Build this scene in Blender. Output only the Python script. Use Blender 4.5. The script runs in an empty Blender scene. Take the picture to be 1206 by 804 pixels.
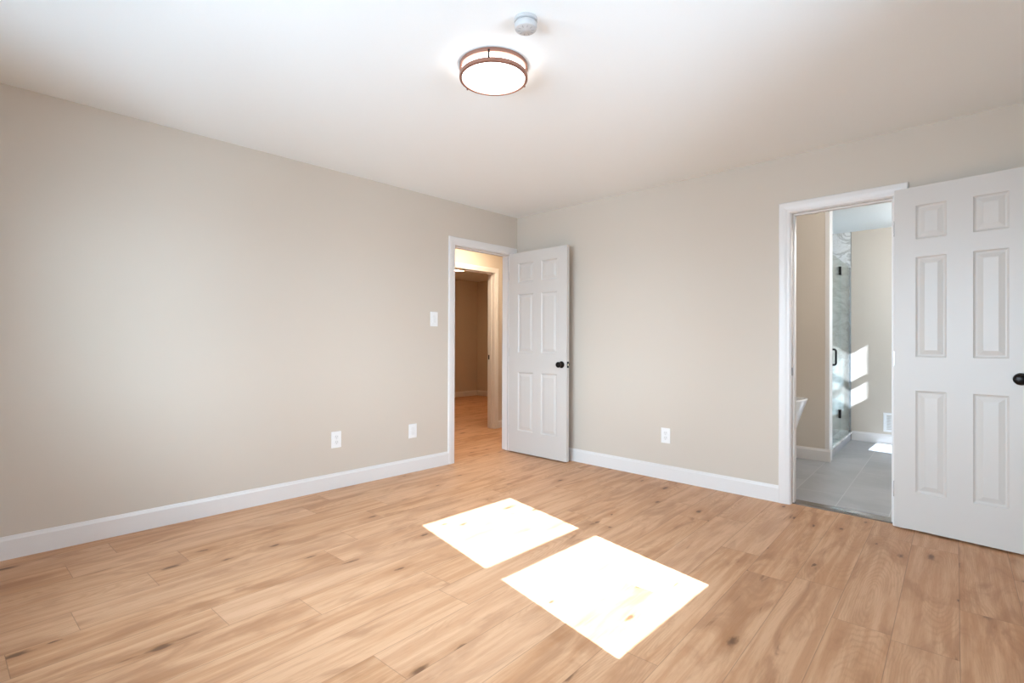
import bpy, bmesh, math, random
from mathutils import Vector, Matrix

random.seed(7)
S = bpy.context.scene
COL = S.collection
PI = math.pi

# ------------------------------------------------------------------ camera
CAM = Vector((3.6894, -3.9237, 1.1186))
YAW, PITCH, ROLL = math.radians(43.805), math.radians(0.210), math.radians(0.201)
FPX = 600.0                                        # focal length in pixels of the 1206 px wide frame
cd = bpy.data.cameras.new('camera'); cam = bpy.data.objects.new('camera', cd); COL.objects.link(cam)
cd.sensor_width = 36.0; cd.lens = FPX / 1206.0 * 36.0; cd.clip_start = 0.02; cd.clip_end = 200
F0 = Vector((-math.sin(YAW), math.cos(YAW), 0)); R0 = Vector((math.cos(YAW), math.sin(YAW), 0)); Z0 = Vector((0, 0, 1))
Fw = F0 * math.cos(PITCH) + Z0 * math.sin(PITCH); Up = -F0 * math.sin(PITCH) + Z0 * math.cos(PITCH)
Rt = R0 * math.cos(ROLL) + Up * math.sin(ROLL); Uc = -R0 * math.sin(ROLL) + Up * math.cos(ROLL)
M3 = Matrix((Rt, Uc, -Fw)).transposed()
cam.matrix_world = Matrix.Translation(CAM) @ M3.to_4x4()
S.camera = cam

# ------------------------------------------------------------------ world, sun, exposure
SKY_COLOR = (0.78, 0.98, 1.19); SKY = 37.0; GROUND = (0.45, 0.565, 0.69)
SUN = 50.0; SUN_COLOR = (0.84, 0.99, 1.20)
LAMP = 6.5; HALL_FILL = 135.0; FAR_LAMP = 68.0; BATH_FILL = 38.0; VANITY_FILL = 170.0  # hall, bath and vanity strengths belong to added, unseen lamps
EXPOSURE = 0.0

w = bpy.data.worlds.new('sky'); S.world = w; w.use_nodes = True
bg = w.node_tree.nodes['Background']; bg.inputs[1].default_value = SKY
_nt = w.node_tree; _tc = _nt.nodes.new('ShaderNodeTexCoord'); _sx = _nt.nodes.new('ShaderNodeSeparateXYZ'); _cr = _nt.nodes.new('ShaderNodeValToRGB')
_mr = _nt.nodes.new('ShaderNodeMapRange'); _mr.inputs[1].default_value = -1; _mr.inputs[2].default_value = 1
_nt.links.new(_tc.outputs['Generated'], _sx.inputs[0]); _nt.links.new(_sx.outputs[2], _mr.inputs[0]); _nt.links.new(_mr.outputs[0], _cr.inputs[0]); _nt.links.new(_cr.outputs[0], bg.inputs[0])
_cr.color_ramp.elements[0].position = 0.49; _cr.color_ramp.elements[0].color = (*GROUND, 1)
_cr.color_ramp.elements[1].position = 0.52; _cr.color_ramp.elements[1].color = (*SKY_COLOR, 1)
SUN_DIR = Vector((-1.0, 0.195, -0.672)).normalized()
sl = bpy.data.lights.new('sun', 'SUN'); sl.energy = SUN; sl.color = SUN_COLOR; sl.angle = math.radians(0.3)
so = bpy.data.objects.new('sun', sl); COL.objects.link(so); so.location = (12, -3, 8)
so.rotation_euler = SUN_DIR.to_track_quat('-Z', 'Y').to_euler()
S.view_settings.view_transform = 'Standard'; S.view_settings.look = 'None'
S.view_settings.exposure = EXPOSURE; S.view_settings.gamma = 1.0; S.view_settings.use_curve_mapping = False
S.cycles.max_bounces = 16; S.cycles.diffuse_bounces = 10; S.cycles.glossy_bounces = 4; S.cycles.transparent_max_bounces = 12
S.cycles.caustics_reflective = False; S.cycles.caustics_refractive = False
S.cycles.sample_clamp_indirect = 6.0
S.cycles.use_denoising = True

# ------------------------------------------------------------------ room dimensions
H = 2.44            # ceiling height
W = 4.15            # the window wall
YB = -4.85          # the wall behind the camera
TH = 0.12           # wall thickness
DH = 2.035          # head of the door openings
HX = -1.10          # far wall of the hall
BY = 3.15           # far wall of the bathroom
PY = 1.66           # tub partition in the bathroom
PLANK_A = math.radians(2.75)

# ------------------------------------------------------------------ materials
def mat(name):
    m = bpy.data.materials.new(name); m.use_nodes = True
    nt = m.node_tree; nt.nodes.clear()
    o = nt.nodes.new('ShaderNodeOutputMaterial'); b = nt.nodes.new('ShaderNodeBsdfPrincipled')
    nt.links.new(b.outputs[0], o.inputs[0]); return m, nt, b
class N:
    """tiny node-graph writer"""
    def __init__(s, nt): s.nt = nt
    def n(s, t, **k):
        x = s.nt.nodes.new(t)
        for a, v in k.items(): setattr(x, a, v)
        return x
    def put(s, sock, v):
        if isinstance(v, bpy.types.NodeSocket): s.nt.links.new(v, sock)
        else: sock.default_value = v
    def math(s, op, a, b=0.0, c=0.0, clamp=False):
        x = s.n('ShaderNodeMath', operation=op, use_clamp=clamp)
        s.put(x.inputs[0], a); s.put(x.inputs[1], b); s.put(x.inputs[2], c); return x.outputs[0]
    def xyz(s, x=0.0, y=0.0, z=0.0):
        c = s.n('ShaderNodeCombineXYZ'); s.put(c.inputs[0], x); s.put(c.inputs[1], y); s.put(c.inputs[2], z); return c.outputs[0]
    def noise(s, vec, scale=1.0, detail=2.0, rough=0.5, dist=0.0):
        x = s.n('ShaderNodeTexNoise'); s.put(x.inputs['Vector'], vec)
        x.inputs['Scale'].default_value = scale; x.inputs['Detail'].default_value = detail
        x.inputs['Roughness'].default_value = rough; x.inputs['Distortion'].default_value = dist; return x.outputs['Fac']
    def white(s, vec):
        x = s.n('ShaderNodeTexWhiteNoise', noise_dimensions='3D'); s.put(x.inputs['Vector'], vec); return x.outputs['Value']
    def mix(s, f, a, b, mode='MIX'):
        x = s.n('ShaderNodeMix', data_type='RGBA', blend_type=mode); s.put(x.inputs[0], f)
        s.put(x.inputs[6], a if isinstance(a, bpy.types.NodeSocket) else (*a, 1)); s.put(x.inputs[7], b if isinstance(b, bpy.types.NodeSocket) else (*b, 1)); return x.outputs[2]
    def step(s, v, lo, hi):
        x = s.n('ShaderNodeMapRange', interpolation_type='SMOOTHSTEP'); s.put(x.inputs[0], v)
        x.inputs[1].default_value = lo; x.inputs[2].default_value = hi; return x.outputs[0]
def bump(g, b, h, strength, dist=0.01):
    x = g.n('ShaderNodeBump'); x.inputs['Strength'].default_value = strength; x.inputs['Distance'].default_value = dist
    g.put(x.inputs['Height'], h); g.nt.links.new(x.outputs[0], b.inputs['Normal'])

def paint(name, col, rough=0.6, grain=0.03, spec=0.3, scale=180):
    m, nt, b = mat(name); g = N(nt)
    tc = g.n('ShaderNodeTexCoord').outputs['Object']
    n = g.noise(tc, scale, 2.0)
    c2 = tuple(c * 0.97 for c in col)
    nt.links.new(g.mix(n, col, c2), b.inputs['Base Color'])
    b.inputs['Roughness'].default_value = rough; b.inputs['Specular IOR Level'].default_value = spec
    if grain: bump(g, b, n, grain, 0.004)
    return m
def simple(name, col, rough=0.4, metal=0.0, spec=0.5):
    m, nt, b = mat(name); g = N(nt)
    tc = g.n('ShaderNodeTexCoord').outputs['Object']
    nt.links.new(g.mix(g.noise(tc, 60, 2), col, tuple(c * 0.94 for c in col)), b.inputs['Base Color'])
    b.inputs['Roughness'].default_value = rough; b.inputs['Metallic'].default_value = metal; b.inputs['Specular IOR Level'].default_value = spec
    return m
def glow(name, col, strength):
    m, nt, b = mat(name)
    b.inputs['Base Color'].default_value = (0.9, 0.9, 0.88, 1)
    b.inputs['Emission Color'].default_value = (*col, 1); b.inputs['Emission Strength'].default_value = strength
    return m
def clear_glass(name, tint=(0.93, 0.97, 0.96), refl=1.0):
    m = bpy.data.materials.new(name); m.use_nodes = True; nt = m.node_tree; nt.nodes.clear(); g = N(nt)
    o = g.n('ShaderNodeOutputMaterial'); t = g.n('ShaderNodeBsdfTransparent'); t.inputs[0].default_value = (*tint, 1)
    gl = g.n('ShaderNodeBsdfGlossy'); gl.inputs['Roughness'].default_value = 0.01; gl.inputs[0].default_value = (1, 1, 1, 1)
    fr = g.n('ShaderNodeFresnel'); fr.inputs[0].default_value = 1.45
    mx = g.n('ShaderNodeMixShader'); nt.links.new(g.math('MULTIPLY', fr.outputs[0], refl), mx.inputs[0])
    nt.links.new(t.outputs[0], mx.inputs[1]); nt.links.new(gl.outputs[0], mx.inputs[2]); nt.links.new(mx.outputs[0], o.inputs[0])
    return m

def oak_floor():
    m, nt, b = mat('oak_planks'); g = N(nt)
    sx = g.n('ShaderNodeSeparateXYZ'); nt.links.new(g.n('ShaderNodeTexCoord').outputs['Object'], sx.inputs[0])
    X, Y = sx.outputs[0], sx.outputs[1]
    ca, sa = math.cos(PLANK_A), math.sin(PLANK_A)
    u = g.math('ADD', g.math('MULTIPLY', X, ca), g.math('MULTIPLY', Y, sa))
    v = g.math('SUBTRACT', g.math('MULTIPLY', Y, ca), g.math('MULTIPLY', X, sa))
    PW, PL = 0.198, 1.22
    ru = g.math('DIVIDE', g.math('ADD', u, -3.509 + 40 * PW), PW)
    row = g.math('FLOOR', ru); fu = g.math('FRACT', ru)
    ro = g.white(g.xyz(row, 3.7, 1.1))
    rv = g.math('ADD', g.math('DIVIDE', v, PL), g.math('ADD', g.math('MULTIPLY', ro, 5.0), 20.0))
    colm = g.math('FLOOR', rv); fv = g.math('FRACT', rv)
    pid = g.white(g.xyz(row, colm, 0.5)); pid2 = g.white(g.xyz(row, colm, 9.5))
    off = g.math('MULTIPLY', pid, 37.0)
    def vec(su, sv): return g.xyz(g.math('ADD', g.math('MULTIPLY', u, su), off), g.math('MULTIPLY', v, sv), g.math('MULTIPLY', off, 1.7))
    # broad drifting tone, long streaks, fine pores
    cloud = g.noise(vec(7.5, 1.9), 1.0, 4.0, 0.58, 1.0)
    streak = g.noise(vec(26.0, 1.3), 1.0, 5.0, 0.6, 0.4)
    pore = g.noise(vec(230.0, 9.0), 1.0, 3.0, 0.6)
    # cathedral rings: contour lines of a stretched field
    lu = g.math('ADD', g.math('MULTIPLY', g.math('SUBTRACT', fu, 0.5), PW), g.math('MULTIPLY', g.math('SUBTRACT', pid2, 0.5), 0.16))
    lv = g.math('MULTIPLY', g.math('ADD', g.math('SUBTRACT', fv, 0.5), g.math('MULTIPLY', g.math('SUBTRACT', pid, 0.5), 0.8)), PL * 0.13)
    rad = g.math('SQRT', g.math('ADD', g.math('MULTIPLY', lu, lu), g.math('MULTIPLY', lv, lv)))
    rad = g.math('ADD', rad, g.math('MULTIPLY', g.noise(vec(9.0, 2.2), 1.0, 3.0, 0.5, 0.4), 0.05))
    rad = g.math('ADD', rad, g.math('MULTIPLY', g.noise(vec(80.0, 22.0), 1.0, 2.0), 0.004))
    ring = g.math('SINE', g.math('MULTIPLY', rad, 720.0))
    ring = g.math('MULTIPLY', g.step(ring, -0.2, 1.0), g.step(g.noise(vec(4.0, 1.3), 1.0, 2.0), 0.46, 0.62))
    # knots: sparse cells
    vo = g.n('ShaderNodeTexVoronoi', feature='F1', voronoi_dimensions='2D'); nt.links.new(vec(9.0, 3.4), vo.inputs['Vector']); vo.inputs['Scale'].default_value = 1.0
    sc = g.n('ShaderNodeSeparateXYZ'); nt.links.new(vo.outputs['Color'], sc.inputs[0])
    dist = g.math('ADD', vo.outputs['Distance'], g.math('MULTIPLY', g.math('SUBTRACT', g.noise(vec(60, 22), 1.0, 3.0), 0.5), 0.22))
    has = g.math('GREATER_THAN', sc.outputs[0], 0.83)
    knot = g.math('MULTIPLY', has, g.math('SUBTRACT', 1.0, g.step(g.math('DIVIDE', dist, g.math('ADD', 0.45, sc.outputs[1])), 0.03, 0.15)))
    halo = g.math('MULTIPLY', has, g.math('SUBTRACT', 1.0, g.step(dist, 0.08, 0.5)))
    # bark cracks: thin, dark, along the grain
    crack = g.math('MULTIPLY', g.step(g.noise(vec(34.0, 3.2), 1.0, 2.0, 0.5, 0.8), 0.64, 0.72), g.math('SUBTRACT', 1.0, g.step(cloud, 0.34, 0.46)))
    lightc, midc, darkc = (0.640, 0.375, 0.215), (0.510, 0.262, 0.130), (0.310, 0.130, 0.052)
    c = g.mix(g.step(streak, 0.36, 0.64), midc, lightc)
    c = g.mix(g.math('MULTIPLY', g.math('SUBTRACT', 1.0, g.step(cloud, 0.32, 0.54)), 0.60), c, darkc)
    c = g.mix(g.math('MULTIPLY', g.step(pid2, 0.0, 1.0), 0.34), c, (0.670, 0.420, 0.268))
    c = g.mix(g.math('MULTIPLY', ring, 0.27), c, (0.40, 0.20, 0.09))
    c = g.mix(g.math('MULTIPLY', g.step(pore, 0.52, 0.72), 0.24), c, (0.34, 0.17, 0.08))
    c = g.mix(g.math('MULTIPLY', halo, 0.42), c, (0.36, 0.16, 0.065))
    c = g.mix(g.math('MULTIPLY', crack, 0.55), c, (0.17, 0.07, 0.03))
    c = g.mix(g.math('MULTIPLY', knot, 0.85), c, (0.12, 0.05, 0.022))
    eu = g.math('MULTIPLY', g.math('MINIMUM', fu, g.math('SUBTRACT', 1.0, fu)), PW)
    ev = g.math('MULTIPLY', g.math('MINIMUM', fv, g.math('SUBTRACT', 1.0, fv)), PL)
    edge = g.math('MINIMUM', eu, ev)
    seam = g.math('SUBTRACT', 1.0, g.step(edge, 0.0004, 0.0019))
    c = g.mix(g.math('MULTIPLY', seam, 0.5), c, (0.13, 0.06, 0.03))
    nt.links.new(c, b.inputs['Base Color'])
    nt.links.new(g.math('ADD', 0.40, g.math('MULTIPLY', pore, 0.14)), b.inputs['Roughness'])
    b.inputs['Specular IOR Level'].default_value = 0.35
    bump(g, b, g.math('SUBTRACT', g.math('MULTIPLY', pore, 0.25), seam), 0.18, 0.0012)
    return m

def tile_floor():
    m, nt, b = mat('grey_tile'); g = N(nt)
    sx = g.n('ShaderNodeSeparateXYZ'); nt.links.new(g.n('ShaderNodeTexCoord').outputs['Object'], sx.inputs[0])
    a = math.radians(3.0); X, Y = sx.outputs[0], sx.outputs[1]
    u = g.math('ADD', g.math('MULTIPLY', X, math.cos(a)), g.math('MULTIPLY', Y, math.sin(a)))
    v = g.math('SUBTRACT', g.math('MULTIPLY', Y, math.cos(a)), g.math('MULTIPLY', X, math.sin(a)))
    ru = g.math('DIVIDE', g.math('ADD', u, 3.43), 0.30); row = g.math('FLOOR', ru); fu = g.math('FRACT', ru)
    rv = g.math('ADD', g.math('DIVIDE', g.math('ADD', v, 6.25), 0.60), g.math('MULTIPLY', g.math('MODULO', row, 2.0), 0.5)); fv = g.math('FRACT', rv)
    pid = g.white(g.xyz(row, g.math('FLOOR', rv), 2.0))
    cl = g.noise(g.xyz(g.math('ADD', u, g.math('MULTIPLY', pid, 9.0)), v, 0.0), 2.6, 4.0, 0.55, 0.5)
    c = g.mix(g.step(cl, 0.3, 0.7), (0.275, 0.275, 0.28), (0.345, 0.345, 0.35))
    ed = g.math('MINIMUM', g.math('MULTIPLY', g.math('MINIMUM', fu, g.math('SUBTRACT', 1.0, fu)), 0.30), g.math('MULTIPLY', g.math('MINIMUM', fv, g.math('SUBTRACT', 1.0, fv)), 0.60))
    gr = g.math('SUBTRACT', 1.0, g.step(ed, 0.0016, 0.0030))
    c = g.mix(gr, c, (0.43, 0.43, 0.43)); nt.links.new(c, b.inputs['Base Color'])
    b.inputs['Roughness'].default_value = 0.38
    bump(g, b, g.math('SUBTRACT', 1.0, gr), 0.3, 0.002)
    return m

def marble():
    m, nt, b = mat('veined_marble'); g = N(nt)
    tc = g.n('ShaderNodeTexCoord').outputs['Object']
    mp = g.n('ShaderNodeMapping'); nt.links.new(tc, mp.inputs[0]); mp.inputs['Rotation'].default_value = (0.3, 0.75, 0.2)
    n1 = g.noise(mp.outputs[0], 3.2, 5.0, 0.6, 1.3); n2 = g.noise(mp.outputs[0], 7.5, 4.0, 0.6, 0.9); cl = g.noise(tc, 2.2, 3.0)
    v1 = g.math('SUBTRACT', 1.0, g.step(g.math('ABSOLUTE', g.math('SUBTRACT', n1, 0.5)), 0.0, 0.055))
    v2 = g.math('SUBTRACT', 1.0, g.step(g.math('ABSOLUTE', g.math('SUBTRACT', n2, 0.5)), 0.0, 0.03))
    c = g.mix(g.math('MULTIPLY', g.step(cl, 0.35, 0.7), 0.5), (0.80, 0.80, 0.79), (0.62, 0.63, 0.63))
    c = g.mix(g.math('MULTIPLY', v1, 0.62), c, (0.33, 0.32, 0.30)); c = g.mix(g.math('MULTIPLY', v2, 0.3), c, (0.48, 0.44, 0.38))
    nt.links.new(c, b.inputs['Base Color']); b.inputs['Roughness'].default_value = 0.2
    return m

WALL = (0.600, 0.534, 0.455)
M = dict(
    wall=paint('greige_wall_paint', WALL, 0.65, 0.05),
    ceiling=paint('white_ceiling_paint', (0.845, 0.88, 0.885), 0.7, 0.05),
    trim=paint('white_trim_paint', (0.745, 0.717, 0.692), 0.35, 0.0, 0.45),
    door=paint('white_door_paint', (0.605, 0.572, 0.534), 0.38, 0.03, 0.45, 400),
    oak=oak_floor(), tile=tile_floor(), marble=marble(),
    bronze=simple('black_bronze', (0.018, 0.015, 0.014), 0.32, 0.85),
    black=simple('matte_black_metal', (0.012, 0.012, 0.013), 0.35, 0.6),
    steel=simple('brushed_steel', (0.34, 0.325, 0.32), 0.2, 1.0),
    brass=simple('brass_latch', (0.75, 0.68, 0.5), 0.3, 1.0),
    copper=simple('copper_bronze', (0.36, 0.185, 0.135), 0.35, 0.75),
    plastic=simple('white_plastic', (0.84, 0.84, 0.83), 0.35),
    plastic2=simple('white_plastic_insert', (0.78, 0.78, 0.77), 0.3),
    dark=simple('grey_slot', (0.30, 0.29, 0.28), 0.7), aged=simple('greyed_plastic', (0.52, 0.51, 0.50), 0.5),
    grille=simple('grey_grille', (0.36, 0.36, 0.36), 0.7),
    acrylic=simple('white_acrylic', (0.88, 0.88, 0.88), 0.15),
    lens=glow('lamp_lens', (1.0, 0.95, 0.93), LAMP),
    hall_fill=glow('hall_fill_lens', (1.0, 0.80, 0.58), HALL_FILL),
    far_lens=glow('far_lamp_lens', (1.0, 0.62, 0.34), FAR_LAMP),
    bath_fill=glow('bath_fill_lens', (0.93, 0.97, 1.0), BATH_FILL), near_fill=glow('near_fill_lens', (0.98, 0.96, 0.95), VANITY_FILL),
    glass=clear_glass('shower_glass', (0.92, 0.96, 0.955), 0.55),
    pane=clear_glass('window_glass', (0.96, 0.98, 0.98), 1.0), dimmed_pane=clear_glass('dimmed_window_glass', (0.85, 0.855, 0.855), 1.0),  # second glass is tinted to cut daylight from the side windows
    gedge=simple('glass_channel', (0.46, 0.48, 0.49), 0.25, 0.8),
)

# ------------------------------------------------------------------ mesh helpers
def box(bm, x0, x1, y0, y1, z0, z1):
    vs = [bm.verts.new(p) for p in ((x0, y0, z0), (x1, y0, z0), (x1, y1, z0), (x0, y1, z0), (x0, y0, z1), (x1, y0, z1), (x1, y1, z1), (x0, y1, z1))]
    for f in ((0, 3, 2, 1), (4, 5, 6, 7), (0, 1, 5, 4), (1, 2, 6, 5), (2, 3, 7, 6), (3, 0, 4, 7)): bm.faces.new([vs[i] for i in f])
def obj(name, bm, m, parent=None, smooth=False, bevel=0.0, seg=2, loc=None, rot=None):
    bmesh.ops.recalc_face_normals(bm, faces=bm.faces[:])
    me = bpy.data.meshes.new(name); bm.to_mesh(me); bm.free(); me.materials.append(m)
    o = bpy.data.objects.new(name, me); COL.objects.link(o)
    if parent: o.parent = parent
    if loc: o.location = loc
    if rot: o.rotation_euler = rot
    if smooth:
        for p in me.polygons: p.use_smooth = True
    if bevel:
        md = o.modifiers.new('bevel', 'BEVEL'); md.width = bevel; md.segments = seg; md.limit_method = 'ANGLE'; md.angle_limit = math.radians(35)
    return o
def boxes(name, m, lst, parent=None, bevel=0.0, **k):
    bm = bmesh.new()
    for b in lst: box(bm, *b)
    return obj(name, bm, m, parent, bevel=bevel, **k)
def lathe_bm(prof, n=48, bm=None, axis='z', close=True):
    """prof: list of (radius, height); revolved about the axis"""
    bm = bm or bmesh.new(); rings = []
    for r, h in prof:
        ring = []
        for i in range(n):
            a = 2 * PI * i / n; c, s = r * math.cos(a), r * math.sin(a)
            ring.append(bm.verts.new({'z': (c, s, h), 'y': (c, h, s), 'x': (h, c, s)}[axis]))
        rings.append(ring)
    for a, b in zip(rings, rings[1:]):
        for i in range(n): bm.faces.new((a[i], a[(i + 1) % n], b[(i + 1) % n], b[i]))
    if close: bm.faces.new(rings[0]); bm.faces.new(rings[-1])
    return bm
def sharp(o, ang=40):
    md = o.modifiers.new('edges', 'EDGE_SPLIT'); md.split_angle = math.radians(ang); return o
def tube_bm(pts, r, n=10, bm=None):
    bm = bm or bmesh.new(); rings = []; P = [Vector(p) for p in pts]
    for i, p in enumerate(P):
        t = ((P[min(i + 1, len(P) - 1)] - P[max(i - 1, 0)])).normalized()
        a = t.orthogonal().normalized() if i == 0 else (prev - t * prev.dot(t)).normalized()
        prev = a; b = t.cross(a)
        rings.append([bm.verts.new(p + (a * math.cos(2 * PI * k / n) + b * math.sin(2 * PI * k / n)) * r) for k in range(n)])
    for a, b in zip(rings, rings[1:]):
        for k in range(n): bm.faces.new((a[k], a[(k + 1) % n], b[(k + 1) % n], b[k]))
    bm.faces.new(rings[0]); bm.faces.new(rings[-1]); return bm
def empty(name, loc, rot=(0, 0, 0)):
    o = bpy.data.objects.new(name, None); COL.objects.link(o); o.location = loc; o.rotation_euler = rot; o.empty_display_size = 0.1; return o
def tag(o, label=None, cat=None, group=None, kind=None):
    if label: o['label'] = label
    if cat: o['category'] = cat
    if group: o['group'] = group
    if kind: o['kind'] = kind
    return o
def struct(o, label=None, cat=None): return tag(o, label, cat, kind='structure')
def copy_tree(o, parent=None):
    c = o.copy(); COL.objects.link(c)
    if parent: c.parent = parent
    for ch in list(o.children): copy_tree(ch, c)
    return c

# ------------------------------------------------------------------ shell: floors and ceiling
struct(boxes('floor', M['oak'], [(-4.57, W + 0.02, YB - 0.02, 0.05, -0.05, 0), (-4.57, -TH + 0.01, 0.05, 3.60, -0.05, 0)]),
       'light oak plank floor with knots running through the bedroom and hall', 'floor')
struct(boxes('floor_bathroom', M['tile'], [(0.6, W + 0.02, 0.06, BY + 0.02, -0.05, 0.002)]), 'grey tile floor seen through the bathroom doorway', 'floor')
struct(boxes('ceiling', M['ceiling'], [(-4.57, W + 0.12, YB - 0.12, 3.60, H, H + 0.1)]), 'smooth white ceiling over the bedroom', 'ceiling')

def wall_x(name, x0, x1, ya, yb, holes, label=None, m='wall'):
    """wall slab between x0..x1 running along y, with rectangular holes (y0,y1,z0,z1)"""
    lst = []; y = ya
    for (h0, h1, z0, z1) in sorted(holes):
        lst.append((x0, x1, y, h0, 0, H))
        if z0 > 0: lst.append((x0, x1, h0, h1, 0, z0))
        lst.append((x0, x1, h0, h1, z1, H)); y = h1
    lst.append((x0, x1, y, yb, 0, H))
    return struct(boxes(name, M[m], lst), label, 'wall' if label else None)
def wall_y(name, y0, y1, xa, xb, holes, label=None, m='wall'):
    lst = []; x = xa
    for (h0, h1, z0, z1) in sorted(holes):
        lst.append((x, h0, y0, y1, 0, H))
        if z0 > 0: lst.append((h0, h1, y0, y1, 0, z0))
        lst.append((h0, h1, y0, y1, z1, H)); x = h1
    lst.append((x, xb, y0, y1, 0, H))
    return struct(boxes(name, M[m], lst), label, 'wall' if label else None)

JT = 0.018                                              # jamb board thickness
L0, L1 = -0.855, -0.095                                 # hall doorway, along y in the left wall
B0, B1 = 2.632, 3.205                                   # bathroom doorway, along x in the right wall
G0, G1 = -0.06, 0.735                                   # doorway across the hall
wall_x('wall_left', -TH, 0, YB, 0, [(L0 - JT, L1 + JT, 0, DH + JT)], 'long greige wall with a light switch and two outlets')
wall_y('wall_right', 0, TH, 0, W, [(B0 - JT, B1 + JT, 0, DH + JT)], 'greige wall between the hall door and the bathroom doorway')
wall_y('wall_back', YB - 0.26, YB, -TH, W, [(0.85, 1.85, 0.80, 2.06), (2.15, 3.15, 0.80, 2.06)], 'greige wall behind the camera')  # thick, so the deep reveals of the added windows keep direct sun out
WINS = [(-2.646, -1.863)]
wall_x('wall_window', W, W + 0.10, YB - TH, 0.06, [(-2.646 - 0.06, -1.863 + 0.06, 0.928, 2.136)], 'greige wall with the bedroom window')
# hall and the room across it
wall_x('wall_hall', HX - TH, HX, -1.6, 3.60, [(G0 - JT, G1 + JT, 0, DH + JT)], 'cream hall wall seen through the open bedroom door')
wall_y('wall_hall_end', 1.9, 2.02, HX, -TH, [])
wall_y('wall_hall_start', -1.72, -1.6, HX - TH, -TH, [])
wall_x('wall_hall_side', -TH, -0.001, TH, 2.02, [])
wall_x('wall_far_room', -4.57, -4.45, -1.72, 3.60, [], 'dim tan wall of the room across the hall')
wall_y('wall_far_room_end', 3.48, 3.60, -4.45, HX - TH, [], 'dim tan end wall of the room across the hall')
wall_y('wall_far_room_start', -1.72, -1.6, -4.45, HX - TH, [])
# bathroom
wall_y('wall_bathroom', BY, BY + 0.12, 0.5, W, [], 'pale grey bathroom end wall with sun on it')
wall_x('wall_bathroom_left', 0.5, 0.62, TH, BY, [])
wall_x('wall_bathroom_window', W, W + 0.10, 0.06, BY + 0.12, [(2.24, 2.897, 0.64, 2.275)])
struct(boxes('wall_partition', M['wall'], [(0.62, 2.480, PY, PY + 0.11, 0, H)]), 'greige partition wall behind the bathtub', 'wall')

# ------------------------------------------------------------------ baseboards and casings
BBH, BBT = 0.118, 0.014
def bb(name, p0, p1, nrm, label=None, z0=0.0, h=BBH):
    """moulded board from p0 to p1 (xy), standing out of the wall along nrm"""
    bm = bmesh.new(); prof = [(0, 0), (BBT, 0), (BBT, h - 0.020), (BBT - 0.004, h - 0.012), (BBT - 0.007, h), (0, h)]
    e = [[bm.verts.new((p[0] + nrm[0] * t, p[1] + nrm[1] * t, z0 + z)) for t, z in prof] for p in (p0, p1)]
    n = len(prof)
    for i in range(n): bm.faces.new((e[0][i], e[0][(i + 1) % n], e[1][(i + 1) % n], e[1][i]))
    bm.faces.new(e[0]); bm.faces.new(e[1])
    return struct(obj(name, bm, M['trim']), label, 'baseboard' if label else None)
CW = 0.073
bb('baseboard_left', (0, YB), (0, L0 - CW), (1, 0), 'white baseboard along the long left wall')
bb('baseboard_right', (0.015, 0), (B0 - CW, 0), (0, -1), 'white baseboard between the hall door and bathroom doorway')
bb('baseboard_right_end', (B1 + CW, 0), (W, 0), (0, -1))
bb('baseboard_window', (W, YB), (W, 0), (-1, 0))
bb('baseboard_back', (0, YB), (W, YB), (0, 1))
bb('baseboard_hall', (HX, G1 + 0.066), (HX, 1.9), (1, 0), 'white baseboard of the hall wall', h=0.10)
bb('baseboard_far_room', (-4.45, -1.6), (-4.45, 3.48), (1, 0), 'baseboard along the far room wall', h=0.11)
bb('baseboard_far_room_end', (-4.45, 3.48), (HX - TH, 3.48), (0, -1), 'baseboard of the far room end wall', h=0.11)
bb('baseboard_bathroom', (2.43, BY), (W, BY), (0, -1), 'white baseboard under the sunlit bathroom wall', z0=0.002, h=0.108)
bb('baseboard_partition', (0.62, PY), (2.527, PY), (0, -1), 'white baseboard of the bathtub partition', z0=0.002)

def casing_bm(bm, axis, pl, nrm, a0, a1, h, wd, th=0.017):
    prof = [(0.0, 0.0), (0.0, 0.009), (0.006, 0.012), (0.020, 0.0125), (0.030, th - 0.002), (0.045, th), (wd - 0.006, th), (wd, th - 0.004), (wd, 0.0)]
    def P(a, t, z): return (pl + nrm * t, a, z) if axis == 'x' else (a, pl + nrm * t, z)
    rv = 0.004
    secs = [[bm.verts.new(P(a0 - rv - w_, t, 0)) for w_, t in prof], [bm.verts.new(P(a0 - rv - w_, t, h + rv + w_)) for w_, t in prof],
            [bm.verts.new(P(a1 + rv + w_, t, h + rv + w_)) for w_, t in prof], [bm.verts.new(P(a1 + rv + w_, t, 0)) for w_, t in prof]]
    n = len(prof)
    for s, t in zip(secs, secs[1:]):
        for i in range(n): bm.faces.new((s[i], s[(i + 1) % n], t[(i + 1) % n], t[i]))
    bm.faces.new(secs[0]); bm.faces.new(secs[-1])
def frame_x(name, x0, x1, y0, y1, h, wd, stop, label):
    """jamb boards, door stop and a casing on both faces of a doorway in an x-plane wall"""
    bm = bmesh.new()
    for a, b in ((y0 - JT, y0), (y1, y1 + JT)): box(bm, x0, x1, a, b, 0, h)
    box(bm, x0, x1, y0 - JT, y1 + JT, h, h + JT)
    s0, s1 = stop; d = 0.010
    box(bm, s0, s1, y0, y0 + d, 0, h - d); box(bm, s0, s1, y1 - d, y1, 0, h - d); box(bm, s0, s1, y0, y1, h - d, h)
    casing_bm(bm, 'x', x1, 1, y0, y1, h, wd); casing_bm(bm, 'x', x0, -1, y0, y1, h, wd)
    return struct(obj(name, bm, M['trim']), label, 'door frame')
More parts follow.
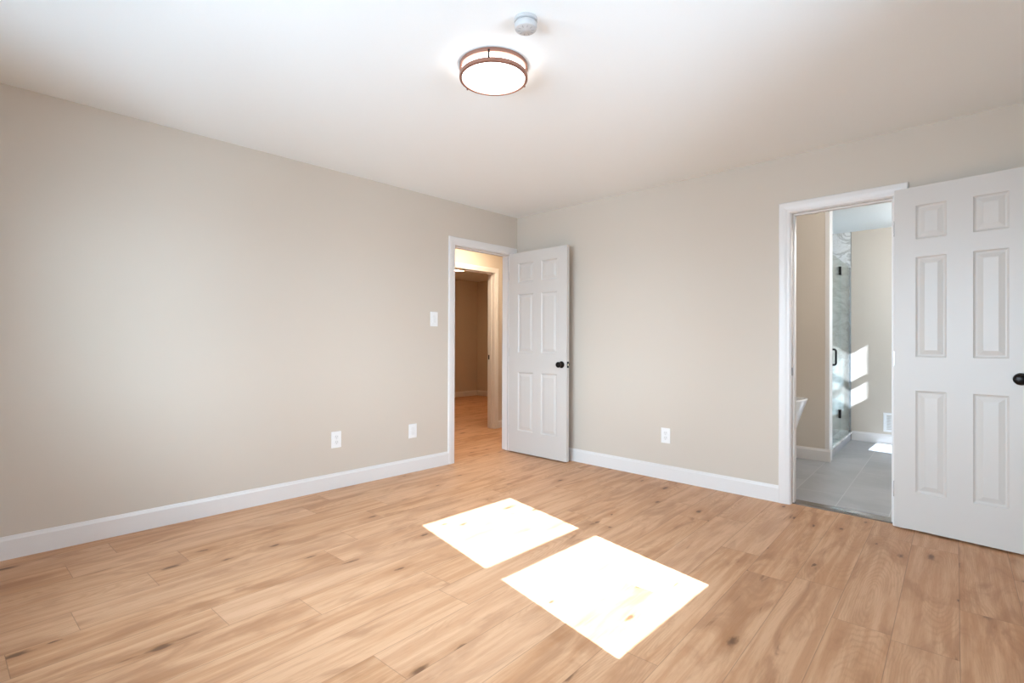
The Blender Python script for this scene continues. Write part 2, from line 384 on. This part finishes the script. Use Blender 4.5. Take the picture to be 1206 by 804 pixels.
def frame_y(name, y0, y1, x0, x1, h, wd, stop, label):
    bm = bmesh.new()
    for a, b in ((x0 - JT, x0), (x1, x1 + JT)): box(bm, a, b, y0, y1, 0, h)
    box(bm, x0 - JT, x1 + JT, y0, y1, h, h + JT)
    s0, s1 = stop; d = 0.010
    box(bm, x0, x0 + d, s0, s1, 0, h - d); box(bm, x1 - d, x1, s0, s1, 0, h - d); box(bm, x0, x1, s0, s1, h - d, h)
    casing_bm(bm, 'y', y0, -1, x0, x1, h, wd); casing_bm(bm, 'y', y1, 1, x0, x1, h, wd)
    return struct(obj(name, bm, M['trim']), label, 'door frame')
t1 = frame_x('trim_1', -TH, 0, L0, L1, DH, CW, (-0.075, -0.040), 'white door frame around the hall doorway in the corner')
t2 = frame_y('trim_2', 0, TH, B0, B1, DH, CW, (0.040, 0.075), 'white door frame around the bathroom doorway')
t3 = frame_x('trim_3', HX - TH, HX, G0, G1, DH, 0.062, (HX - 0.08, HX - 0.05), 'white door frame seen across the hall')
boxes('strike_plate', M['black'], [(HX - TH + 0.008, HX - TH + 0.028, G1 - 0.0025, G1 + 0.001, 0.905, 0.965)], t3)
boxes('strike_plate', M['steel'], [(B0 - 0.001, B0 + 0.002, 0.010, 0.030, 0.90, 0.955)], t2)
struct(boxes('trim_4', M['trim'], [(2.480, 2.516, PY - 0.003, PY + 0.113, 0.002, H)]), 'narrow white end post of the bathtub partition', 'trim')
bm = bmesh.new()
for s in (0,):
    prof = [(0.030, 0.0), (0.036, 0.006), (0.060, 0.0095), (0.125, 0.0095), (0.150, 0.005), (0.150, 0.0)]
    e = [[bm.verts.new((x, y, z)) for y, z in prof] for x in (B0, B1)]
    for i in range(len(prof)): bm.faces.new((e[0][i], e[0][(i + 1) % 6], e[1][(i + 1) % 6], e[1][i]))
    bm.faces.new(e[0]); bm.faces.new(e[1])
tag(obj('threshold_strip', bm, M['steel']), 'metal threshold strip between oak floor and bathroom tile', 'threshold')

# ------------------------------------------------------------------ windows (out of view, they let daylight in; the back-wall pair is added as fill)
def window(name, panes, y0, y1, z0, z1, label):
    """frame with rails between the panes (z ranges); panes of glass at x = 4.20"""
    bm = bmesh.new(); X0, X1 = W + 0.03, W + 0.07; e = 0.02
    py0, py1 = y0 + 0.06, y1 - 0.06
    box(bm, X0, X1, y0, py0, z0, z1); box(bm, X0, X1, py1, y1, z0, z1)
    zs = [z0] + [z for p in panes for z in p] + [z1]
    for a, b in zip(zs[0::2], zs[1::2]): box(bm, X0, X1, py0, py1, a, b)
    wn = struct(obj(name, bm, M['trim']), label, 'window')
    for a, b in panes: boxes('pane', M['dimmed_pane'], [(W + 0.048, W + 0.052, py0 - 0.005, py1 + 0.005, a - 0.005, b + 0.005)], wn)
    bm = bmesh.new(); c = 0.07
    box(bm, W - 0.016, W, y0 - c, y0, z0 - c, z1 + c); box(bm, W - 0.016, W, y1, y1 + c, z0 - c, z1 + c)
    box(bm, W - 0.016, W, y0, y1, z1, z1 + c); box(bm, W - 0.016, W, y0, y1, z0 - c, z0)
    obj('casing', bm, M['trim'], wn)
    boxes('sill', M['trim'], [(W - 0.045, W + 0.03, y0 - c, y1 + c, z0 - 0.022, z0 - 0.0005)], wn)
    return wn
window('window_1', [(0.988, 1.502), (1.572, 2.076)], -2.706, -1.803, 0.928, 2.136, 'white double-hung bedroom window')
window('window_2', [(0.70, 1.04), (1.571, 1.793), (1.863, 2.215)], 2.24, 2.897, 0.64, 2.275, 'white bathroom window')
def added_window(name, x0, x1, z0, z1):
    bm = bmesh.new(); Y0, Y1 = YB - 0.25, YB - 0.21; f = 0.05; zm = (z0 + z1) / 2
    box(bm, x0, x0 + f, Y0, Y1, z0, z1); box(bm, x1 - f, x1, Y0, Y1, z0, z1)
    for a, b in ((z0, z0 + f), (zm - 0.03, zm + 0.03), (z1 - f, z1)): box(bm, x0 + f, x1 - f, Y0, Y1, a, b)
    wn = struct(obj(name, bm, M['trim']), 'unseen white double-hung window added for light behind the camera, ' + ('on its left' if x0 < 1.5 else 'nearer the window wall'), 'window')
    for a, b in ((z0 + f, zm - 0.03), (zm + 0.03, z1 - f)): boxes('pane', M['pane'], [(x0 + f - 0.005, x1 - f + 0.005, YB - 0.232, YB - 0.228, a - 0.005, b + 0.005)], wn)
    bm = bmesh.new(); c = 0.07
    box(bm, x0 - c, x0, YB, YB + 0.016, z0 - c, z1 + c); box(bm, x1, x1 + c, YB, YB + 0.016, z0 - c, z1 + c); box(bm, x0, x1, YB, YB + 0.016, z1, z1 + c); box(bm, x0, x1, YB, YB + 0.016, z0 - c, z0)
    obj('casing', bm, M['trim'], wn)
    pl = bpy.data.lights.new('window_portal', 'AREA'); pl.shape = 'RECTANGLE'; pl.size = x1 - x0; pl.size_y = z1 - z0; pl.cycles.is_portal = True
    po = bpy.data.objects.new('window_portal', pl); COL.objects.link(po); po.location = ((x0 + x1) / 2, YB - 0.27, (z0 + z1) / 2); po.rotation_euler = (PI / 2, 0, 0)
added_window('added_window_3', 0.85, 1.85, 0.80, 2.06); added_window('added_window_4', 2.15, 3.15, 0.80, 2.06)  # both windows are added to even out the room light
for (y0, y1, z0, z1) in ((-2.706, -1.803, 0.928, 2.136), (2.24, 2.897, 0.64, 2.275)):
    pl = bpy.data.lights.new('window_portal', 'AREA'); pl.shape = 'RECTANGLE'; pl.size = z1 - z0; pl.size_y = y1 - y0; pl.cycles.is_portal = True
    po = bpy.data.objects.new('window_portal', pl); COL.objects.link(po); po.location = (W + 0.11, (y0 + y1) / 2, (z0 + z1) / 2); po.rotation_euler = (0, PI / 2, 0)

# ------------------------------------------------------------------ six-panel doors
def door_bm(width, height, th, cols, rows):
    """slab in x 0..width, z 0..height, y -th/2..th/2, raised panels pressed into both faces"""
    bm = bmesh.new()
    xs = [0] + [x for c in cols for x in c] + [width]; zs = [0] + [z for r in rows for z in r] + [height]
    for sgn in (-1, 1):
        y = sgn * th / 2; V = {}
        def v(x, z, d=0.0):
            k = (round(x, 5), round(z, 5), round(d, 5))
            if k not in V: V[k] = bm.verts.new((x, y - sgn * d, z))
            return V[k]
        def q(r0, d0, r1, d1):
            c0 = [(r0[0], r0[2]), (r0[1], r0[2]), (r0[1], r0[3]), (r0[0], r0[3])]; c1 = [(r1[0], r1[2]), (r1[1], r1[2]), (r1[1], r1[3]), (r1[0], r1[3])]
            for i in range(4):
                j = (i + 1) % 4; bm.faces.new((v(*c0[i], d0), v(*c0[j], d0), v(*c1[j], d1), v(*c1[i], d1)))
        for i in range(len(xs) - 1):
            for j in range(len(zs) - 1):
                r = (xs[i], xs[i + 1], zs[j], zs[j + 1])
                if i % 2 == 1 and j % 2 == 1:
                    ins = lambda k: (r[0] + k, r[1] - k, r[2] + k, r[3] - k)
                    prev = (r, 0.0)
                    for k, d in ((0.004, 0.0045), (0.010, 0.0085), (0.016, 0.0090), (0.040, 0.0025), (0.042, 0.0020)):
                        q(prev[0], prev[1], ins(k), d); prev = (ins(k), d)
                    R_, d = prev; bm.faces.new((v(R_[0], R_[2], d), v(R_[1], R_[2], d), v(R_[1], R_[3], d), v(R_[0], R_[3], d)))
                else: bm.faces.new((v(r[0], r[2]), v(r[1], r[2]), v(r[1], r[3]), v(r[0], r[3])))
    # rim
    a = [bm.verts.new((x, s * th / 2, z)) for s in (-1, 1) for x, z in ((0, 0), (width, 0), (width, height), (0, height))]
    for i in range(4): bm.faces.new((a[i], a[(i + 1) % 4], a[4 + (i + 1) % 4], a[4 + i]))
    bmesh.ops.remove_doubles(bm, verts=bm.verts[:], dist=1e-5)
    return bm
KNOB = [(0.0325, 0.0), (0.0325, 0.005), (0.029, 0.010), (0.014, 0.013), (0.0115, 0.022), (0.012, 0.030), (0.017, 0.035), (0.0245, 0.040), (0.0275, 0.047), (0.0275, 0.054), (0.024, 0.060), (0.015, 0.0635), (0.004, 0.0645)]
def knobs(root, x, z, th):
    for s in (-1, 1):
        bm = lathe_bm([(r, s * h) for r, h in KNOB], 28, axis='y')
        obj('knob', bm, M['bronze'], root, smooth=True, loc=(x, s * th / 2, z)).data.name = 'knob'
def hinges(root, th, side, zs):
    for z in zs:
        bm = lathe_bm([(0.0055, -0.045), (0.0055, 0.045)], 12)
        bmesh.ops.translate(bm, verts=bm.verts[:], vec=(-0.006, side * th / 2, 0))
        box(bm, -0.0035, -0.0005, -th / 2 + 0.002, th / 2 - 0.002, -0.044, 0.044)
        obj('hinge', bm, M['steel'], root, loc=(0, 0, z))
DT = 0.035
d1 = obj('door_1', door_bm(0.752, 2.028, DT, [(0.128, 0.332), (0.436, 0.636)], [(0.222, 0.815), (1.012, 1.605), (1.724, 1.918)]), M['door'], loc=(0.016, -0.1225, 0.012), rot=(0, 0, 0))
struct(d1, 'white six-panel door with black knob standing open beside the corner', 'door')
knobs(d1, 0.692, 0.908, DT); hinges(d1, DT, 1, (0.22, 1.02, 1.80))
lp = boxes('latch_plate', M['bronze'], [(0.751, 0.7535, -0.0125, 0.0125, 0.879, 0.937)], d1)
bm = bmesh.new(); box(bm, 0.7535, 0.762, -0.006, 0.006, 0.898, 0.918); obj('latch_bolt', bm, M['brass'], lp, bevel=0.002)

A2 = math.radians(-6.1)
d2 = obj('door_2', door_bm(0.612, 2.05, DT, [(0.105, 0.247), (0.362, 0.507)], [(0.224, 0.832), (1.032, 1.630), (1.735, 1.937)]), M['door'], loc=(3.2205, -0.029, 0.013), rot=(0, 0, A2))
struct(d2, 'white six-panel door swung back against the wall beside the bathroom', 'door')
knobs(d2, 0.553, 0.925, DT); hinges(d2, DT, 1, (0.22, 1.02, 1.82))
boxes('latch_plate', M['bronze'], [(0.611, 0.6135, -0.0125, 0.0125, 0.896, 0.954)], d2)

# ------------------------------------------------------------------ ceiling lamp and detector
LX, LY, LR = 1.943, -2.236, 0.1625
def ceiling_lamp(name, x, y, R, lens, ring, label, detail=True):
    t = empty(name, (x, y, H)); tag(t, label, 'ceiling light')
    bm = lathe_bm([(R - 0.02, 0.0), (R - 0.02, -0.006), (0.02, -0.006)], 64); obj('mounting_plate', bm, M['plastic'], t)
    o = obj('diffuser', lathe_bm([(R - 0.0135, -0.008), (R - 0.0125, -0.012), (R - 0.0125, -0.052), (R - 0.015, -0.0615), (R - 0.03, -0.064), (0.01, -0.066)], 72), lens, t, smooth=True); sharp(o, 50)
    if detail:
        def band(z0, z1, inner): return [(R, z0), (R, z1), (R - 0.002, z1 - 0.0015), (inner, z1 - 0.0015), (inner, z1 + 0.002), (R - 0.004, z1 + 0.002), (R - 0.004, z0), (R, z0)]
        o = obj('upper_ring', lathe_bm(band(-0.001, -0.017, R - 0.0115), 96, close=False), ring, t, smooth=True); sharp(o, 30)
        o = obj('lower_ring', lathe_bm(band(-0.046, -0.0625, R - 0.0118), 96, close=False), ring, t, smooth=True); sharp(o, 30)
        for a in (-52, 68, 188):
            a = math.radians(a); px, py = (R + 0.0025) * math.cos(a), (R + 0.001) * math.sin(a)
            bm = tube_bm([(px, py, -0.012), (px, py, -0.049)], 0.0042, 10)
            p = obj('post', bm, M['bronze'], t, smooth=True)
            bm = lathe_bm([(0.0038, 0.0), (0.0038, -0.004), (0.002, -0.006)], 12); obj('finial', bm, ring, p, loc=(px, py, -0.0605))
    return t
ceiling_lamp('ceiling_light', LX, LY, LR, M['lens'], M['copper'], 'round flush ceiling light with two copper rings and glowing white lens')
ceiling_lamp('ceiling_light', -3.02, 1.77, 0.17, M['far_lens'], M['copper'], 'glowing ceiling light seen through the hall in the far room')
ceiling_lamp('ceiling_light', -0.52, 0.12, 0.15, M['hall_fill'], M['copper'], 'unseen flush ceiling light added in the hall beyond the open door')  # added out of view to light the hall
t = empty('added_pendant', (3.45, 2.30, H)); tag(t, 'unseen globe pendant added to brighten the bathroom ceiling', 'ceiling light')  # added out of view to lift the bathroom ceiling and end wall
o = obj('canopy', lathe_bm([(0.06, 0.0), (0.06, -0.012), (0.02, -0.022)], 32), M['steel'], t, smooth=True); sharp(o)
obj('stem', tube_bm([(0, 0, -0.02), (0, 0, -0.19)], 0.006, 12), M['steel'], t, smooth=True)
obj('globe', lathe_bm([(0.03, -0.185)] + [(0.1 * math.sin(a * PI / 14), -0.28 + 0.1 * math.cos(a * PI / 14)) for a in range(2, 14)] + [(0.003, -0.38)], 32), M['bath_fill'], t, smooth=True)
t = empty('added_vanity', (3.72, TH, 2.08), (0, 0, -PI / 2)); tag(t, 'unseen three-globe light added on the bathroom side of the right wall', 'added lamp')  # added out of view to light the tub partition and bathroom
boxes('back_plate', M['steel'], [(-0.025, -0.001, -0.30, 0.30, -0.05, 0.05)], t, bevel=0.004)
for k in (-0.2, 0.0, 0.2):
    obj('arm', tube_bm([(-0.024, k, 0.0), (-0.09, k, 0.0), (-0.10, k, 0.012), (-0.10, k, 0.03)], 0.008, 12), M['steel'], t, smooth=True)
    obj('globe', lathe_bm([(0.02, 0.03), (0.045, 0.045), (0.058, 0.075), (0.06, 0.095), (0.055, 0.12), (0.038, 0.143), (0.01, 0.153)], 28), M['near_fill'], t, smooth=True, loc=(-0.10, k, 0))

t = empty('smoke_detector', (2.292, -2.392, H)); tag(t, 'small round white smoke detector on the ceiling near the lamp', 'smoke detector')
o = obj('base', lathe_bm([(0.046, 0.0), (0.047, -0.002), (0.047, -0.012), (0.043, -0.014)], 48), M['aged'], t, smooth=True); sharp(o)
o = obj('grille', lathe_bm([(0.040, -0.014), (0.040, -0.019)], 48), M['grille'], t, smooth=True); sharp(o)
bm = lathe_bm([(0.0435, -0.019), (0.0455, -0.021), (0.0455, -0.034), (0.043, -0.042), (0.036, -0.0455), (0.012, -0.046), (0.010, -0.0475), (0.002, -0.0475)], 48)
o = obj('cover', bm, M['aged'], t, smooth=True); sharp(o, 45)
for k in range(10):
    a = 2 * PI * k / 10; bm = bmesh.new(); box(bm, 0.022, 0.034, -0.0012, 0.0012, -0.0470, -0.0452)
    obj('vent_slot', bm, M['grille'], t, rot=(0, 0, a))

# ------------------------------------------------------------------ outlets and switch
def rounded_plate(wd, ht, th):
    bm = bmesh.new(); box(bm, -wd / 2, wd / 2, -th, 0, -ht / 2, ht / 2); return bm
def outlet(loc, rz, label, kind='duplex', wd=0.080, ht=0.125):
    nm = {'duplex': 'electrical_outlet', 'blank': 'wall_jack', 'switch': 'light_switch'}[kind]
    t = empty(nm, loc, (0, 0, rz)); tag(t, label, {'duplex': 'outlet', 'blank': 'wall jack', 'switch': 'light switch'}[kind], 'wall outlets' if kind == 'duplex' else None)
    obj('wall_plate', rounded_plate(wd, ht, 0.006), M['plastic'], t, bevel=0.003)
    if kind == 'duplex':
        for s in (-1, 1):
            bm = lathe_bm([(0.0165, 0.0), (0.0165, -0.0085), (0.0155, -0.009)], 28, axis='y')
            r = obj('socket', bm, M['plastic2'], t, loc=(0, 0, s * 0.0205))
            boxes('slot', M['dark'], [(-0.0075, -0.0055, -0.0094, -0.0088, 0.000, 0.009), (0.0055, 0.0075, -0.0094, -0.0088, 0.000, 0.008), (-0.002, 0.002, -0.0094, -0.0088, -0.0105, -0.0065)], r)
    elif kind == 'switch':
        obj('rocker', bmesh_rocker(), M['plastic2'], t, bevel=0.001)
    else:
        boxes('insert', M['plastic2'], [(-0.0165, 0.0165, -0.0075, -0.006, -0.0335, 0.0335)], t, bevel=0.001)
        o = obj('jack', lathe_bm([(0.006, -0.007), (0.006, -0.0105), (0.003, -0.0105)], 16, axis='y'), M['plastic'], t)
    for s in (-1, 1):
        zz = 0 if kind == 'duplex' else s * 0.048
        if kind == 'duplex' and s == 1: continue
        obj('screw', lathe_bm([(0.003, -0.005), (0.003, -0.0068), (0.0015, -0.0073)], 12, axis='y'), M['plastic2'], t, loc=(0, 0, zz))
    return t
def bmesh_rocker():
    bm = bmesh.new()
    p = [(-0.0165, -0.005, -0.0335), (0.0165, -0.005, -0.0335), (0.0165, -0.005, 0.0335), (-0.0165, -0.005, 0.0335),
         (-0.0155, -0.0105, -0.0325), (0.0155, -0.0105, -0.0325), (0.0155, -0.0075, 0.0325), (-0.0155, -0.0075, 0.0325)]
    v = [bm.verts.new(q) for q in p]
    for f in ((0, 1, 2, 3), (4, 5, 6, 7), (0, 1, 5, 4), (1, 2, 6, 5), (2, 3, 7, 6), (3, 0, 4, 7)): bm.faces.new([v[i] for i in f])
    return bm
RL = PI / 2                                            # plate facing +x
outlet((0, -2.028, 0.374), RL, 'white outlet low on the left wall farther from the hall door')
outlet((0, -1.322, 0.355), RL, 'white wall plate low on the left wall below the light switch', 'blank', 0.082, 0.122)
outlet((0, -1.096, 1.335), RL, 'white rocker light switch on the wall beside the hall doorway', 'switch', 0.082, 0.130)
outlet((1.692, 0, 0.362), 0, 'white outlet low on the right wall between the two doors')

# ------------------------------------------------------------------ bathroom
# freestanding tub: stacked rounded sections, flaring to the rim
def tub():
    t = empty('bathtub', (1.635, 1.18, 0.002)); tag(t, 'white freestanding bathtub with a flared end just inside the bathroom', 'bathtub')
    def sec(a, b, z, tilt, n=64, e=2.7):
        r = []
        for i in range(n):
            th = 2 * PI * i / n; c, s = math.cos(th), math.sin(th)
            x = a * math.copysign(abs(c) ** (2 / e), c); y = b * math.copysign(abs(s) ** (2 / e), s)
            r.append((x, y, z + tilt * abs(c) ** 3))
        return r
    prof = [(0.60, 0.27, 0.0, 0), (0.615, 0.285, 0.02, 0), (0.66, 0.305, 0.18, 0), (0.73, 0.34, 0.42, 0), (0.795, 0.37, 0.590, 0.02), (0.80, 0.375, 0.600, 0.02), (0.795, 0.370, 0.607, 0.02),
            (0.775, 0.350, 0.607, 0.02), (0.768, 0.343, 0.598, 0.02), (0.70, 0.315, 0.40, 0), (0.60, 0.265, 0.14, 0), (0.50, 0.20, 0.10, 0)]
    bm = bmesh.new(); rings = [[bm.verts.new(p) for p in sec(*q)] for q in prof]; n = 64
    for a, b in zip(rings, rings[1:]):
        for i in range(n): bm.faces.new((a[i], a[(i + 1) % n], b[(i + 1) % n], b[i]))
    bm.faces.new(rings[0]); bm.faces.new(rings[-1])
    obj('shell', bm, M['acrylic'], t, smooth=True)
    obj('drain', lathe_bm([(0.03, 0.0), (0.03, 0.004), (0.02, 0.005)], 20), M['steel'], t, loc=(0, 0, 0.1))
tub()

# shower: everything on the curb line, which leans three degrees off the room
SA = math.radians(3.2)
SH = Vector((2.500, PY + 0.115, 0.0))                  # near end of the curb line, on the outer face
def sh(name, m, lst, parent=None, **k): return boxes(name, m, lst, parent, **k)
SL = BY - SH.y + 0.0
curb = empty('shower_curb', SH, (0, 0, SA)); tag(curb, 'low tiled shower curb with a white top under the glass', 'curb')
sh('curb_face', M['tile'], [(-0.105, 0, 0.0, SL - 0.008, 0.002, 0.075)], curb)
sh('curb_top', M['marble'], [(-0.112, 0.006, 0.0, SL - 0.008, 0.075, 0.094)], curb, bevel=0.002)
sd = empty('shower_door', SH, (0, 0, SA)); tag(sd, 'clear glass shower door with black handle and hinges', 'shower door')
GX = -0.014; DY = 0.68
sh('glass_panel', M['glass'], [(GX - 0.005, GX + 0.005, 0.012, DY - 0.004, 0.104, 2.02)], sd)
hb = tube_bm([(GX + 0.005, 0, 0.955), (GX + 0.042, 0, 0.955), (GX + 0.05, 0, 0.963), (GX + 0.052, 0, 0.975), (GX + 0.052, 0, 1.085), (GX + 0.05, 0, 1.097), (GX + 0.042, 0, 1.105), (GX + 0.005, 0, 1.105)], 0.0095, 12)
bmesh.ops.translate(hb, verts=hb.verts[:], vec=(0, 0.05, -0.035)); obj('handle', hb, M['black'], sd, smooth=True)
hb = tube_bm([(GX - 0.005, 0.05, 0.92), (GX - 0.05, 0.05, 0.925), (GX - 0.05, 0.05, 1.065), (GX - 0.005, 0.05, 1.07)], 0.0095, 12); obj('handle', hb, M['black'], sd, smooth=True)
for z in (0.335, 1.86): sh('hinge', M['black'], [(GX - 0.012, GX + 0.014, DY - 0.05, DY + 0.002, z, z + 0.09)], sd, bevel=0.002)
sp = empty('shower_panel', SH, (0, 0, SA)); tag(sp, 'fixed clear glass shower panel against the marble wall', 'shower panel')
sh('glass_panel', M['glass'], [(GX - 0.005, GX + 0.005, DY + 0.004, SL - 0.014, 0.096, 2.02)], sp)
sh('wall_channel', M['gedge'], [(GX - 0.011, GX + 0.011, SL - 0.016, SL - 0.009, 0.096, 2.02)], sp)
struct(boxes('trim_5', M['marble'], [(0.63, 2.418, BY - 0.010, BY - 0.0005, 0.004, H), (0.621, 0.631, PY + 0.12, BY - 0.01, 0.004, H), (0.63, 2.478, PY + 0.1105, PY + 0.12, 0.004, H)]),
       'veined marble panels lining the shower', 'wall panel')
struct(boxes('trim_6', M['gedge'], [(2.418, 2.424, BY - 0.012, BY - 0.0005, 0.11, H)]), 'thin metal edge strip where marble meets the grey wall', 'trim')

v = empty('wall_vent', (2.815, BY, 0.245)); tag(v, 'white wall vent above the baseboard in the bathroom', 'vent')
vw, vh = 0.165, 0.215
boxes('frame', M['plastic'], [(-vw / 2, vw / 2, -0.010, -0.0005, vh / 2 - 0.028, vh / 2), (-vw / 2, vw / 2, -0.010, -0.0005, -vh / 2, -vh / 2 + 0.028), (-vw / 2, -vw / 2 + 0.03, -0.010, -0.0005, -vh / 2 + 0.028, vh / 2 - 0.028), (vw / 2 - 0.03, vw / 2, -0.010, -0.0005, -vh / 2 + 0.028, vh / 2 - 0.028)], v, bevel=0.002)
bm = bmesh.new(); zz = -vh / 2 + 0.034
while zz < vh / 2 - 0.034:
    box(bm, -vw / 2 + 0.03, vw / 2 - 0.03, -0.006, -0.002, zz, zz + 0.009); zz += 0.0135
obj('louvre', bm, M['plastic2'], v)

# the setting's pieces that only close the rooms off
for n, lb in {'wall_hall_end': 'plain wall closing the hall beyond the bedroom corner', 'wall_hall_start': 'plain wall closing the hall on the left', 'wall_hall_side': 'hall side of the bathroom wall',
              'wall_far_room_start': 'near wall of the room across the hall', 'wall_bathroom_left': 'marble-side wall of the bathroom', 'wall_bathroom_window': 'bathroom wall with a window'}.items():
    tag(bpy.data.objects[n], lb, 'wall')
for n, lb in {'baseboard_right_end': 'white baseboard behind the opened bathroom door', 'baseboard_window': 'white baseboard under the bedroom window', 'baseboard_back': 'white baseboard behind the camera'}.items():
    tag(bpy.data.objects[n], lb, 'baseboard')
